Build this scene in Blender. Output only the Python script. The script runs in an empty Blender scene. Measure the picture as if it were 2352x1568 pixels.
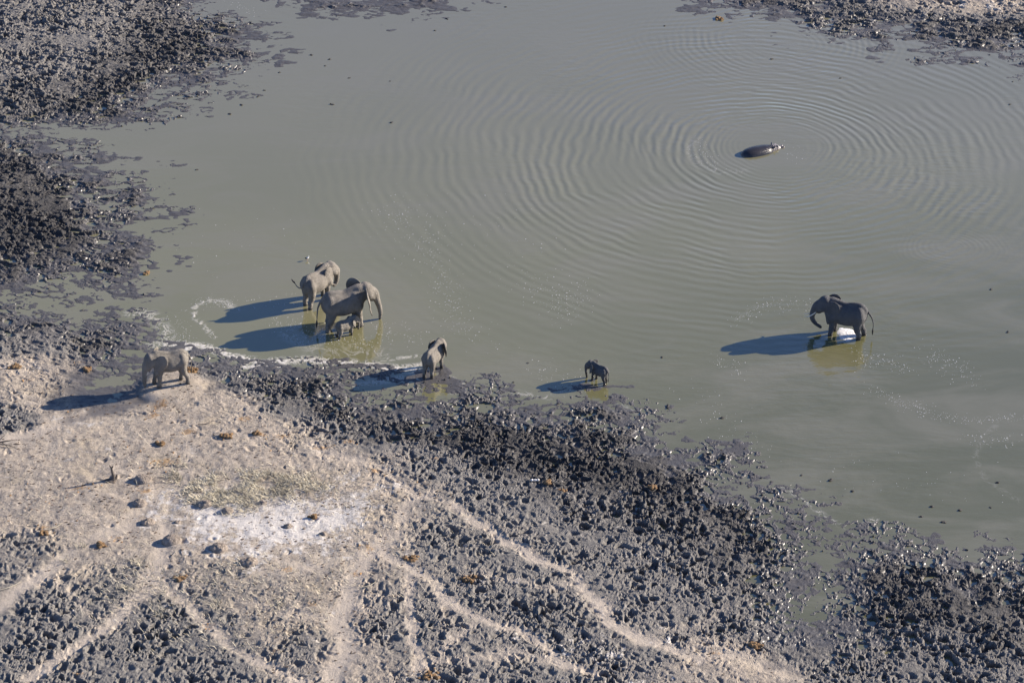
import bpy, math, random
import numpy as np
from mathutils import Vector, Matrix
R = math.radians
random.seed(7); rng = np.random.default_rng(11)
S = bpy.context.scene
COL = S.collection

# ------------------------------------------------------------------ camera, sky, sun, exposure
PITCH, FOCAL, CAMH = R(32.0), 88.0, 78.0
CAMY = -CAMH / math.tan(PITCH)
cd = bpy.data.cameras.new('camera'); cam = bpy.data.objects.new('camera', cd); COL.objects.link(cam)
cd.lens = FOCAL; cd.sensor_width = 36; cd.sensor_fit = 'HORIZONTAL'; cd.clip_start = 1; cd.clip_end = 20000
cam.location = (0, CAMY, CAMH); cam.rotation_euler = (math.pi/2 - PITCH, 0, 0)
S.camera = cam

SUN_EL, SUN_AZ = R(20.5), R(18.0)          # azimuth counter-clockwise from +X
w = bpy.data.worlds.new('World'); S.world = w; w.use_nodes = True
nt = w.node_tree; nt.nodes.clear()
sky = nt.nodes.new('ShaderNodeTexSky'); sky.sky_type = 'NISHITA'; sky.sun_disc = False
sky.sun_elevation = SUN_EL; sky.sun_rotation = math.pi/2 - SUN_AZ
sky.air_density = 1.0; sky.dust_density = 0.1; sky.ozone_density = 3.6; sky.altitude = 900
bg = nt.nodes.new('ShaderNodeBackground'); bg.inputs[1].default_value = 0.068
wo = nt.nodes.new('ShaderNodeOutputWorld')
tint = nt.nodes.new('ShaderNodeMix'); tint.data_type = 'RGBA'; tint.blend_type = 'MULTIPLY'; tint.inputs[0].default_value = 1
tint.inputs[7].default_value = (1.06, 1.02, 1.20, 1)          # clear dry-season sky, a little more violet
nt.links.new(sky.outputs[0], tint.inputs[6]); nt.links.new(tint.outputs[2], bg.inputs[0]); nt.links.new(bg.outputs[0], wo.inputs[0])
sl = bpy.data.lights.new('sun', 'SUN'); sun = bpy.data.objects.new('sun', sl); COL.objects.link(sun)
sl.energy = 5.0; sl.angle = R(0.5); sl.color = (1.0, 0.88, 0.73)
sdir = Vector((math.cos(SUN_EL)*math.cos(SUN_AZ), math.cos(SUN_EL)*math.sin(SUN_AZ), math.sin(SUN_EL)))
sun.rotation_euler = sdir.to_track_quat('Z', 'Y').to_euler(); sun.location = sdir*100
S.view_settings.view_transform = 'Standard'; S.view_settings.look = 'None'
S.view_settings.gamma = 1; S.view_settings.use_curve_mapping = False
S.view_settings.exposure = 1.08

# ------------------------------------------------------------------ helpers
PW, PH = 2352.0, 1568.0                     # tracing grid of the photograph
def at(px, py, z=0.0):
    """world point at height z seen at a traced photo position (array or scalar)"""
    px = np.asarray(px, float); py = np.asarray(py, float)
    x = (px/PW - .5)*36/FOCAL; y = (.5 - py/PH)*24/FOCAL
    dy = math.cos(PITCH) + y*math.sin(PITCH); dz = -math.sin(PITCH) + y*math.cos(PITCH)
    t = (z - CAMH)/dz
    return np.stack([x*t, CAMY + dy*t], -1)

def put(name, mesh, mat=None, parent=None, **props):
    o = bpy.data.objects.new(name, mesh); COL.objects.link(o)
    if mat is not None and not mesh.materials: mesh.materials.append(mat)
    if parent is not None: o.parent = parent
    for k, v in props.items(): o[k] = v
    return o

def quick_mesh(name, verts, faces, smooth=False):
    """verts (n,3) ; faces (m,3|4) int array"""
    me = bpy.data.meshes.new(name)
    verts = np.ascontiguousarray(verts, np.float32); faces = np.ascontiguousarray(faces, np.int32)
    n, k = faces.shape
    me.vertices.add(len(verts)); me.vertices.foreach_set('co', verts.ravel())
    me.loops.add(n*k); me.loops.foreach_set('vertex_index', faces.ravel())
    me.polygons.add(n); me.polygons.foreach_set('loop_start', np.arange(0, n*k, k, dtype=np.int32))
    me.polygons.foreach_set('use_smooth', np.full(n, smooth, bool))
    me.update(calc_edges=True)
    return me

# ---- numpy noise
_pt = rng.permutation(512).astype(np.int32)
_ga = rng.uniform(0, 2*np.pi, 512).astype(np.float32); _gx, _gy = np.cos(_ga), np.sin(_ga)
_h1 = rng.random(512).astype(np.float32); _h2 = rng.random(512).astype(np.float32); _h3 = rng.random(512).astype(np.float32)
def _hash(i, j): return _pt[(i + _pt[j & 511]) & 511]
def perlin(x, y):
    xi = np.floor(x).astype(np.int32); yi = np.floor(y).astype(np.int32)
    fx = (x - xi).astype(np.float32); fy = (y - yi).astype(np.float32)
    u = fx*fx*fx*(fx*(fx*6-15)+10); v = fy*fy*fy*(fy*(fy*6-15)+10)
    def g(a, b):
        h = _hash(xi+a, yi+b); return _gx[h]*(fx-a) + _gy[h]*(fy-b)
    n0 = g(0,0); n1 = g(1,0); a = n0 + u*(n1-n0)
    n0 = g(0,1); n1 = g(1,1); b = n0 + u*(n1-n0)
    return (a + v*(b-a))*1.5
def fbm(x, y, sc, octv=4, ga=.5):
    s = 0; a = 1; t = 0
    for k in range(octv):
        s = s + a*perlin(x/sc + 17.3*k, y/sc - 9.1*k); t += a; a *= ga; sc *= .5
    return s/t
def worley(x, y, cell, seed=0):
    """F1, F2 (metres) and a random number of the nearest cell"""
    X = x/cell + 31.7*seed; Y = y/cell - 12.9*seed
    xi = np.floor(X).astype(np.int32); yi = np.floor(Y).astype(np.int32)
    f1 = np.full(X.shape, 9., np.float32); f2 = f1.copy(); idn = np.zeros(X.shape, np.float32)
    for a in (-1,0,1):
        for b in (-1,0,1):
            h = _hash(xi+a, yi+b)
            dx = (xi+a+_h1[h]-X); dy = (yi+b+_h2[h]-Y)
            d = np.sqrt(dx*dx+dy*dy).astype(np.float32)
            m = d < f1
            f2 = np.where(m, f1, np.minimum(f2, d)); idn = np.where(m, _h3[h], idn); f1 = np.where(m, d, f1)
    return f1*cell, f2*cell, idn
def sstep(a, b, x):
    t = np.clip((x-a)/(b-a), 0, 1); return t*t*(3-2*t)

# ------------------------------------------------------------------ materials
class NB:
    """small node-building helper"""
    def __init__(s, name):
        s.m = bpy.data.materials.new(name); s.m.use_nodes = True; s.t = s.m.node_tree
        s.b = s.t.nodes['Principled BSDF']; s.geo = s.t.nodes.new('ShaderNodeNewGeometry'); s.tc = s.t.nodes.new('ShaderNodeTexCoord')
        s.P = s.geo.outputs['Position']; s.O = s.tc.outputs['Object']
    def link(s, a, b):
        if hasattr(a, 'is_output') or isinstance(a, bpy.types.NodeSocket): s.t.links.new(a, b)
        else:
            if isinstance(a, (tuple, list)) and len(a) == 3 and b.type == 'RGBA': a = (*a, 1)
            b.default_value = a
    def math(s, op, a, b=0.0, c=None, clamp=False):
        n = s.t.nodes.new('ShaderNodeMath'); n.operation = op; n.use_clamp = clamp
        s.link(a, n.inputs[0]); s.link(b, n.inputs[1])
        if c is not None: s.link(c, n.inputs[2])
        return n.outputs[0]
    def vm(s, op, a, b=None):
        n = s.t.nodes.new('ShaderNodeVectorMath'); n.operation = op; s.link(a, n.inputs[0])
        if b is not None: s.link(b, n.inputs[1])
        return n.outputs['Value'] if op in ('DISTANCE','LENGTH','DOT_PRODUCT') else n.outputs[0]
    def noise(s, vec, scale, detail=4, rough=.55, dist=0.):
        n = s.t.nodes.new('ShaderNodeTexNoise'); s.link(vec, n.inputs['Vector'])
        n.inputs['Scale'].default_value = scale; n.inputs['Detail'].default_value = detail
        n.inputs['Roughness'].default_value = rough; n.inputs['Distortion'].default_value = dist
        return n.outputs[0]
    def vor(s, vec, scale, feat='F1'):
        n = s.t.nodes.new('ShaderNodeTexVoronoi'); n.feature = feat; s.link(vec, n.inputs['Vector']); n.inputs['Scale'].default_value = scale
        return n.outputs[0]
    def map(s, v, a, b, c=0., d=1.):
        n = s.t.nodes.new('ShaderNodeMapRange'); n.interpolation_type = 'SMOOTHSTEP'; s.link(v, n.inputs[0])
        for i, q in enumerate((a, b, c, d)): s.link(q, n.inputs[1+i])
        return n.outputs[0]
    def mix(s, f, a, b, mode='MIX'):
        n = s.t.nodes.new('ShaderNodeMix'); n.data_type = 'RGBA'; n.blend_type = mode
        s.link(f, n.inputs[0]); s.link(a, n.inputs[6]); s.link(b, n.inputs[7]); return n.outputs[2]
    def attr(s, name):
        n = s.t.nodes.new('ShaderNodeAttribute'); n.attribute_name = name; return n
    def sep(s, v):
        n = s.t.nodes.new('ShaderNodeSeparateXYZ'); s.link(v, n.inputs[0]); return n.outputs
    def bump(s, h, dist=1., strength=1.):
        n = s.t.nodes.new('ShaderNodeBump'); s.link(h, n.inputs['Height']); n.inputs['Distance'].default_value = dist
        n.inputs['Strength'].default_value = strength; s.link(n.outputs[0], s.b.inputs['Normal']); return n
    def set(s, **k):
        for a, v in k.items(): s.link(v, s.b.inputs[a.replace('_', ' ')])
        return s.m

def simple_mat(name, col, rough=.8, var=.35, scale=8., bump=.01):
    n = NB(name); q = n.noise(n.O, scale, 5, .6)
    c = n.mix(n.map(q, .3, .7), tuple(x*(1-var) for x in col), tuple(min(.9, x*(1+var)) for x in col))
    if bump: n.bump(n.noise(n.O, scale*2.5, 4, .6), bump)
    return n.set(Base_Color=c, Roughness=rough)

# ---- ground
g = NB('ground_soil')
a_ = g.attr('zones'); zs = g.t.nodes.new('ShaderNodeSeparateColor'); g.link(a_.outputs['Color'], zs.inputs[0])
sand, salt, wet, orange = zs.outputs[0], zs.outputs[1], zs.outputs[2], a_.outputs['Alpha']
trk = g.attr('track').outputs['Fac']; n1 = g.noise(g.P, .9, 6, .65); n2 = g.noise(g.P, 5., 5, .65); n3 = g.noise(g.P, 18., 4, .6)
sand_n = g.math('ADD', sand, g.math('MULTIPLY', g.math('SUBTRACT', n2, .5), .35))
mud = g.mix(n2, (.024,.024,.026), (.068,.065,.063))
grey = g.mix(n2, (.105,.10,.094), (.245,.232,.217))
sandc = g.mix(g.map(n1, .3, .7), (.385,.325,.26), (.485,.42,.345))
n2b = g.noise(g.P, 2.6, 6, .7); nst = g.noise(g.P, 11., 6, .75); n4 = g.noise(g.P, 1.15, 7, .72); n5 = g.noise(g.P, .45, 5, .6)
sandc = g.mix(g.math('MULTIPLY', g.map(n5, .5, .68), .5), sandc, (.42,.34,.22))
rub = g.math('SUBTRACT', 1., g.math('MULTIPLY', trk, .85))
sandc = g.mix(g.math('MULTIPLY', g.math('MULTIPLY', g.map(nst, .51, .63), .75), rub), sandc, (.19,.166,.145))
sandc = g.mix(g.math('MULTIPLY', g.math('MULTIPLY', g.map(n2b, .50, .62), .75), rub), sandc, (.185,.163,.145))
sandc = g.mix(g.math('MULTIPLY', g.math('MULTIPLY', g.map(n4, .51, .64), .6), rub), sandc, (.23,.205,.182))
sandc = g.mix(g.math('MULTIPLY', g.map(g.noise(g.P, 7., 5, .7), .56, .7), .6), sandc, (.57,.51,.44))
sandc = g.mix(g.math('MULTIPLY', trk, .7), sandc, (.50,.435,.365))
sandc = g.mix(g.math('MULTIPLY', g.map(n3, .5, .75), .5), sandc, (.26,.22,.18))
c = g.mix(g.map(sand_n, .08, .5), mud, grey)
c = g.mix(g.map(sand_n, .5, .95), c, sandc)
saltm = g.map(g.math('ADD', salt, g.math('ADD', g.math('MULTIPLY', g.math('SUBTRACT', n2, .5), 1.6), g.math('MULTIPLY', g.math('SUBTRACT', n4, .5), 3.2))), .4, .95)
c = g.mix(saltm, c, g.mix(n3, (.48,.445,.405), (.69,.655,.615)))
orm = g.map(g.math('ADD', orange, g.math('ADD', g.math('MULTIPLY', g.math('SUBTRACT', n2, .5), 1.8), g.math('MULTIPLY', g.math('SUBTRACT', n3, .5), 1.4))), .6, 1.)
c = g.mix(g.math('MULTIPLY', orm, .85), c, g.mix(n3, (.26,.155,.07), (.46,.29,.14)))
wetc = g.mix(n2, (.058,.055,.056), (.10,.095,.094))
c = g.mix(g.math('MULTIPLY', wet, .85), c, wetc)
g.bump(g.math('MULTIPLY', g.math('ADD', g.math('MULTIPLY', n3, .025), g.math('ADD', g.math('MULTIPLY', n2, .03), g.math('MULTIPLY', nst, .03))), g.map(wet, 0., 1., 1., .3)), 1.0)
rough = g.map(wet, .2, 1., .95, .62)
g.link(g.math('MULTIPLY', g.map(wet, .5, 1.), .2), g.b.inputs['Coat Weight']); g.b.inputs['Coat Roughness'].default_value = .3; g.b.inputs['Coat IOR'].default_value = 1.75
M_ground = g.set(Base_Color=c, Roughness=rough)
g.b.inputs['Specular IOR Level'].default_value = .4

# ---- water
HIP = at(1748, 350); SRC2 = at(2185, 565); SRC3 = at(1690, 95)
wa = NB('muddy_water')
def rings(center, a, p, r0, r1, r2, amp, dist, seed):
    q = wa.vm('SUBTRACT', wa.P, (center[0], center[1], 0.))
    nz = wa.noise(wa.vm('ADD', wa.P, (seed*13.1, seed*7.7, 0.)), .14, 1, .5)
    r = wa.math('ADD', wa.vm('LENGTH', q), wa.math('MULTIPLY', wa.math('SUBTRACT', nz, .5), dist))
    r = wa.math('ADD', r, wa.math('MULTIPLY', wa.noise(wa.vm('ADD', wa.P, (seed*2.1, seed*3.7, 0.)), .45, 1, .5), .55))
    ph = wa.math('MULTIPLY', wa.math('POWER', wa.math('MAXIMUM', r, .01), p), 2*math.pi*a)
    env = wa.math('MULTIPLY', wa.map(r, r0, r1), wa.map(r, r1, r2, 1., 0.))
    md = wa.map(wa.noise(wa.vm('ADD', wa.P, (seed*5.1, -seed*3.7, 0.)), .2, 3, .65), .33, .64, .16, 1.15)
    return wa.math('MULTIPLY', wa.math('MULTIPLY', wa.math('SINE', ph), env), wa.math('MULTIPLY', md, amp))
h = rings(HIP, 2.25, .86, 2.5, 7., 36., .0100, 2.4, 1)
h = wa.math('ADD', h, rings(HIP + np.array([1.2, .6]), 2.9, .9, 1.0, 5., 15., .0042, 1.2, 2))
h = wa.math('ADD', h, rings(SRC2, 3.4, .95, .6, 2., 5., .0016, 1.6, 3))
h = wa.math('ADD', h, rings(SRC3 + np.array([3., 0]), 2.2, .95, .5, 5., 13., .0045, 1.5, 4))
stretch = wa.t.nodes.new('ShaderNodeMapping'); wa.link(wa.P, stretch.inputs[0]); stretch.inputs['Scale'].default_value = (.55, 1.5, 1)
stretch.inputs['Rotation'].default_value = (0, 0, R(-8))
chop = wa.noise(stretch.outputs[0], 1.5, 3, .5)
xy = wa.sep(wa.P)
chopw = wa.map(wa.noise(wa.P, .08, 2, .5), .38, .66, .1, 1.)
chopx = wa.map(xy[0], -18., 25., .3, 1.)
h = wa.math('ADD', h, wa.math('MULTIPLY', chop, wa.math('MULTIPLY', wa.math('MULTIPLY', chopw, chopx), .034)))
h = wa.math('ADD', h, wa.math('MULTIPLY', wa.noise(wa.P, 5., 2, .5), .0011))
fa = wa.attr('foam').outputs['Fac']
fo = wa.noise(wa.P, 1.6, 6, .7, 1.2)
vein = wa.math('ABSOLUTE', wa.math('SUBTRACT', wa.noise(wa.P, 1.1, 5, .6, 1.5), .5))
veinm = wa.map(vein, .0, .07, 1., 0.)
fm = wa.math('ADD', wa.math('MULTIPLY', fa, .75), wa.math('SUBTRACT', fo, .5))
foam = wa.math('MULTIPLY', wa.map(fm, .36, .6), wa.map(wa.noise(wa.P, 4.5, 4, .65), .3, .58))
foam = wa.math('MAXIMUM', foam, wa.math('MULTIPLY', veinm, wa.map(fa, .08, .5, 0., .55)))
big = wa.noise(wa.P, .07, 3, .5)
wc = wa.mix(wa.map(big, .35, .65), (.186,.180,.090), (.208,.199,.104))
refl_fade = wa.map(wa.vm('DOT_PRODUCT', wa.P, (.55,-.84,0.)), -8., 20.)  # darker olive towards near right: weaker sky reflection put into the water colour
wc = wa.mix(refl_fade, wc, (.128,.124,.052))
pl_ = wa.t.nodes.new('ShaderNodeMapping'); wa.link(wa.P, pl_.inputs[0]); pl_.inputs['Scale'].default_value = (.09, .22, 1); pl_.inputs['Rotation'].default_value = (0, 0, R(25))
wc = wa.mix(wa.math('MULTIPLY', wa.map(wa.noise(pl_.outputs[0], 1., 5, .6, .8), .42, .68), .55), wc, (.218,.203,.130))
wc = wa.mix(wa.math('MULTIPLY', wa.map(wa.sep(wa.P)[1], 0., 45.), .7), wc, (.198,.186,.125))  # greyer far water: stronger sky reflection there painted into the colour
wc = wa.mix(foam, wc, (.60,.565,.51))
wa.bump(wa.math('ADD', h, wa.math('MULTIPLY', foam, .012)), 1.0)
M_water = wa.set(Base_Color=wc, Roughness=wa.map(foam, 0., .6, .05, .8), IOR=2.32)
WB = wa.b

# ---- animals
def skin_mat(name, c0, c1, wet_c, wet_z, dust):
    n = NB(name); q = n.noise(n.O, 2.2, 6, .65); q2 = n.noise(n.O, 9., 4, .6)
    c = n.mix(n.map(q, .3, .7), c0, c1)
    c = n.mix(n.math('MULTIPLY', n.map(q2, .5, .75), .35), c, dust)
    z = n.sep(n.O)[2]
    q3 = n.noise(n.O, 1.3, 5, .7)
    c = n.mix(n.math('MULTIPLY', n.math('MULTIPLY', n.map(q3, .48, .62), n.map(z, .5, 1.5, 1., .25)), .55), c, wet_c)
    wl = n.map(n.math('ADD', z, n.math('MULTIPLY', n.math('SUBTRACT', q2, .5), .25)), wet_z, wet_z + .12, 1., 0.)
    c = n.mix(n.math('MULTIPLY', wl, .85), c, wet_c)
    st = n.t.nodes.new('ShaderNodeMapping'); n.link(n.O, st.inputs[0]); st.inputs['Scale'].default_value = (1.8, 1.8, .8)
    cr = n.vor(st.outputs[0], 9., 'DISTANCE_TO_EDGE')
    n.bump(n.math('ADD', n.math('MULTIPLY', n.map(cr, 0., .1), .022), n.math('MULTIPLY', q2, .045)), 1.)
    return n.set(Base_Color=c, Roughness=n.map(wl, 0., 1., .85, .45))
M_skin = skin_mat('dusty_elephant_skin', (.185,.168,.145), (.255,.232,.203), (.04,.037,.035), .25, (.29,.263,.228))
M_skin_land = skin_mat('dusty_elephant_skin_dry', (.195,.177,.152), (.275,.25,.216), (.08,.073,.066), .10, (.25,.23,.205))
M_skin_grey = skin_mat('slate_elephant_skin', (.085,.088,.096), (.122,.122,.126), (.03,.028,.027), .38, (.14,.13,.12))
M_ivory = simple_mat('ivory', (.72,.66,.54), .4, .1, 3, 0)
M_eye = simple_mat('dark_eye', (.02,.016,.012), .2, .1, 3, 0)
M_hair = simple_mat('tail_hair', (.03,.027,.025), .7, .2, 30, 0)
hm = NB('wet_hippo_hide'); q = hm.noise(hm.O, 3., 5, .6); q2 = hm.noise(hm.O, 14., 3, .6)
hx = hm.sep(hm.O)[0]
hc = hm.mix(q, (.020,.020,.025), (.043,.040,.046))
hc = hm.mix(hm.math('MULTIPLY', hm.map(hx, .75, 1.05), hm.map(q, .3, .6)), hc, (.27,.24,.23))  # head end paler: its sunlit look is put into the hide colour
hc = hm.mix(hm.map(q2, .66, .74), hc, (.20,.17,.16))
wr = hm.math('SINE', hm.math('MULTIPLY', hx, 42.))
hm.bump(hm.math('ADD', hm.math('MULTIPLY', hm.math('MULTIPLY', wr, hm.math('MULTIPLY', hm.map(hx, .55, .75), hm.map(hx, .95, 1.15, 1., 0.))), .02), hm.math('MULTIPLY', q2, .02)), 1.)
M_hippo = hm.set(Base_Color=hc, Roughness=.28)

# ---- small things
M_straw = simple_mat('dry_straw', (.50,.45,.34), .8, .4, .8, 0)
M_litter = simple_mat('rust_litter', (.30,.18,.085), .9, .5, .8, 0)
M_dung = simple_mat('fibrous_dung', (.24,.15,.075), .95, .5, 12, .03)
M_clod = simple_mat('dark_mud_clod', (.05,.048,.047), .8, .4, 9, .03)
M_greyclod = simple_mat('grey_mud_clod', (.19,.18,.168), .9, .45, 1.2, 0)
M_mound = simple_mat('termite_earth', (.28,.235,.195), .95, .35, 6, .05)
M_wood = simple_mat('weathered_wood', (.12,.10,.085), .9, .4, 10, .02)
M_white = simple_mat('white_plumage', (.80,.79,.77), .7, .05, 9, 0)
M_black = simple_mat('black_plumage', (.02,.02,.022), .5, .2, 9, 0)
M_pink = simple_mat('pink_leg', (.55,.22,.2), .6, .1, 9, 0)
M_bone = simple_mat('bleached_bone', (.78,.76,.72), .7, .08, 9, .01)
M_froth = simple_mat('white_froth', (.82,.81,.80), .6, .06, 12, .03)
M_bubble = simple_mat('foam_bubble_film', (.74,.72,.68), .25, .08, 5, 0)

# ------------------------------------------------------------------ ground and water
def poly(*p): a = np.array(p, float); return at(a[:,0], a[:,1])
LAND = [
 poly((-500,-260),(360,-260),(440,-30),(475,18),(545,55),(610,95),(600,128),(560,160),(520,185),(440,215),(340,268),(230,292),(140,304),(60,312),(-60,316),(-500,316)),
 poly((-500,306),(-40,306),(40,310),(130,322),(205,345),(250,375),(300,400),(315,440),(335,490),(330,540),(345,600),(345,640),(320,668),(200,668),(90,672),(0,680),(-60,684),(-500,684)),
 poly((-500,706),(-30,704),(40,700),(90,705),(130,718),(250,722),(315,735),(350,765),(355,790),(330,800),(300,818),(262,845),(232,878),(225,892),(258,895),(285,880),(318,845),(340,805),(390,793),(440,798),(490,810),(540,828),(620,836),(700,832),(760,838),(850,848),(905,856),(850,874),(812,892),(860,905),(930,880),(975,862),(1000,858),(1018,874),(990,908),(1020,918),(1040,890),(1075,878),(1120,882),(1205,915),(1255,922),(1300,925),(1340,912),(1390,918),(1420,935),(1470,955),(1500,985),(1560,1012),(1640,1040),(1700,1070),(1735,1095),(1765,1125),(1820,1160),(1850,1195),(1868,1235),(1862,1275),(1880,1300),(1898,1285),(1935,1268),(1975,1240),(2020,1225),(2070,1228),(2110,1248),(2170,1262),(2240,1275),(2300,1285),(2352,1262),(2800,1280),(2900,2100),(-700,2100)),
 poly((1645,-15),(1670,18),(1735,42),(1830,62),(1900,78),(2000,88),(2090,102),(2180,118),(2270,132),(2352,140),(2900,170),(2900,-260),(1560,-260)),
 poly((620,-30),(668,2),(735,14),(800,24),(870,34),(930,28),(1000,20),(1060,-10),(1040,-30)),
]
HOLES = [poly((1826,1380),(1850,1360),(1885,1358),(1893,1395),(1880,1418),(1850,1430),(1830,1410)),
         poly((1002,880),(1022,888),(1018,915),(990,925),(978,905))]
def seg_dist(X, Y, P, closed=True):
    n = len(P); d = np.full(X.shape, 1e9, np.float32); ins = np.zeros(X.shape, bool)
    for i in range(n if closed else n-1):
        a = P[i]; b = P[(i+1) % n]; e = b - a; L = e @ e + 1e-9
        t = np.clip(((X-a[0])*e[0] + (Y-a[1])*e[1])/L, 0, 1)
        d = np.minimum(d, (X-a[0]-t*e[0])**2 + (Y-a[1]-t*e[1])**2)
        if closed:
            c = ((a[1] > Y) != (b[1] > Y)) & (X < (b[0]-a[0])*(Y-a[1])/(b[1]-a[1]+1e-12) + a[0]); ins ^= c
    return np.sqrt(d), ins

# coarse guide fields
CS = .3
cx = np.arange(-62, 62.01, CS, dtype=np.float32); cy = np.arange(-48, 72.01, CS, dtype=np.float32)
GX, GY = np.meshgrid(cx, cy)
sd = np.full(GX.shape, -1e9, np.float32)
for p in LAND:
    d, i = seg_dist(GX, GY, p); sd = np.maximum(sd, np.where(i, d, -d))
for p in HOLES:
    d, i = seg_dist(GX, GY, p); sd = np.minimum(sd, np.where(i, -d, d))
# control points: px, py, sand, roughness, salt
CP = """0 0 .5 1.2 0;200 50 .52 1.2 0;400 60 .26 1.2 0;100 150 .48 1.2 0;300 180 .25 1.2 0;450 120 .2 1.1 0;50 250 .3 1.1 0;250 260 .14 1 0;600 110 .08 .5 0
50 350 .1 1 0;200 380 .06 .6 0;60 450 .17 1 0;200 470 .07 .8 0;60 560 .13 1 0;200 600 .06 .7 0;50 650 .1 .7 0;330 600 .05 .45 0
60 740 .16 .7 0;250 740 .12 .8 0;60 795 .45 .5 0;250 795 .2 .7 0;340 760 .4 .4 0;50 850 .95 .25 0;170 865 .85 .3 0;250 850 .25 .5 0;100 930 .95 .25 0;40 975 .45 .6 0;150 970 1 .1 .3;60 1040 .95 .12 .1;240 900 .4 .3 0;300 870 .2 .5 0
385 885 .95 .1 0;460 900 .95 .2 0;300 945 1 .1 .2;500 845 .35 .7 0;580 870 .25 .8 0;650 925 .3 .7 0;560 940 .9 .25 0;450 960 1 .15 0;700 890 .1 .9 0;780 940 .13 1 0;600 1000 .95 .25 0;700 1005 .75 .45 0;850 930 .08 .9 0;850 1005 .25 .9 0;950 990 .1 1 0;800 1060 .9 .25 0;900 1060 .65 .5 0;1000 1080 .42 .8 0;1080 1000 .08 1 0;1200 1000 .07 1 0;1150 1075 .22 .85 0;1300 1050 .05 1 0;1400 1080 .08 1 0;1500 1050 .05 .6 0;1300 1120 .27 .9 0;1100 1150 .5 .7 0;1000 1150 .68 .45 0;1600 1120 .07 .8 0;1500 1180 .28 1 0;1400 1200 .36 1 0;1700 1180 .1 1 0;1600 1230 .28 1 0;1780 1230 .1 1 0;1200 1220 .55 .65 0;1700 1300 .28 .9 0;1550 1300 .43 .9 0;1400 1300 .52 .65 0;1800 1340 .24 .8 0
1000 1250 .56 .7 0;1000 1400 .56 .8 0;1100 1500 .56 .8 .1;1200 1350 .5 .8 .05;1300 1450 .52 .9 .2;1360 1480 .52 .8 .3;1400 1400 .56 .7 .05;1500 1500 .55 .8 .3;1600 1400 .5 .7 0;1700 1450 .5 .8 0;1650 1500 .85 .35 0;1750 1550 .9 .25 0;1600 1560 .75 .4 0;1850 1480 .4 .8 0;1950 1520 .45 .8 0;2100 1500 .4 .9 0;2250 1530 .42 .9 0;2000 1400 .22 1 0;2150 1380 .2 1 0;2050 1300 .08 1 0;2200 1320 .08 .8 0;2300 1330 .08 .7 0;2330 1450 .25 .9 0;1900 1450 .3 .9 0
100 1100 .9 .18 0;250 1090 .95 .1 0;60 1180 .85 .22 0;200 1200 .95 .1 0;380 1050 .97 .15 0;600 1080 .95 .12 .15;800 1120 .95 .2 .3;900 1180 .82 .3 0;500 1190 1 .15 1;600 1230 1 .15 1.1;700 1230 1 .15 1.1;780 1190 1 .15 .9;830 1150 1 .15 .5;420 1175 .95 .15 .5;550 1268 .95 .15 .6;650 1285 .95 .15 .5;730 1290 .9 .15 .4
880 1250 .88 .2 .1;300 1280 .9 .1 0;60 1290 .62 .6 0;200 1290 .8 .3 0;250 1380 .55 .6 0;100 1430 .5 .8 0;60 1500 .48 .8 0;300 1330 .62 .5 0;500 1340 .7 .35 0;600 1380 .75 .3 0;700 1330 .85 .2 0;450 1430 .5 .8 0;350 1480 .48 .8 0;500 1520 .48 .8 0;620 1450 .75 .4 0;700 1500 .6 .7 0;780 1420 .85 .2 0;790 1520 .85 .2 0;850 1330 .7 .5 0;900 1450 .56 .8 0
2300 5 .95 .5 .3;2200 15 .85 .6 .2;2050 5 .7 .5 0;2000 45 .3 1 0;1850 20 .3 .7 0;2200 65 .3 .9 0;2320 80 .2 .8 0;2100 90 .08 .6 0;1700 20 .08 .5 0;750 5 .05 .4 0;900 10 .05 .3 0"""
cps = np.array([[float(v) for v in q.split()] for q in CP.replace('\n', ';').split(';') if q.strip()])
cpw = at(cps[:,0], cps[:,1])
num = np.zeros((3,) + GX.shape, np.float32); den = np.full(GX.shape, 1e-12, np.float32)
for (qx, qy), v in zip(cpw, cps[:,2:]):
    r2 = (GX-qx)**2 + (GY-qy)**2
    ww = 1/(r2 + .6)**2
    den += ww
    for k in range(3): num[k] += ww*np.float32(v[k])
F_sand, F_rough, F_salt = num/den
# animal tracks worn smooth
TRK = [([(378,1235),(366,1300),(353,1352),(318,1392),(250,1435),(150,1515),(60,1575)],.55),
       ([(353,1352),(430,1402),(520,1470),(610,1545)],.45),
       ([(1050,1180),(1117,1219),(1220,1290),(1340,1350),(1400,1430),(1480,1470),(1600,1520)],.45),
       ([(880,1270),(917,1306),(984,1350),(1104,1423),(1167,1460),(1284,1533),(1360,1565)],.45),
       ([(930,1340),(950,1400),(957,1490),(950,1560)],.35),
       ([(-20,1412),(0,1402),(100,1339),(167,1302)],.5),
       ([(880,1240),(815,1330),(785,1430),(775,1580)],.7),
       ([(-20,1035),(60,1005),(140,978),(300,935),(400,900)],.7)]
F_trk = np.zeros(GX.shape, np.float32)
TRK = [(a, b, 1.) for a, b in TRK] + [(a, b, c) for a, b, c in (
       ([(167,1302),(270,1235),(340,1180),(420,1100)],.4,.6), ([(378,1235),(400,1180),(425,1090),(440,1040)],.4,.6), ([(610,1545),(700,1590)],.4,.9), ([(1050,1180),(960,1150),(860,1085),(700,1020)],.45,.7),
       ([(880,1270),(905,1200),(1000,1145)],.4,.6), ([(600,1335),(700,1312),(880,1262)],.45,.6), ([(1340,1350),(1230,1360),(1120,1330)],.35,.6), ([(1104,1423),(1010,1500),(960,1560)],.35,.7), ([(1284,1533),(1150,1520),(1000,1540)],.35,.6),
       ([(800,1460),(700,1430),(560,1400),(430,1402)],.35,.5), ([(250,1435),(180,1400),(100,1339)],.35,.55), ([(1480,1470),(1560,1440),(1680,1400)],.35,.5), ([(1600,1520),(1700,1500),(1850,1560)],.5,.7))]
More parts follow.
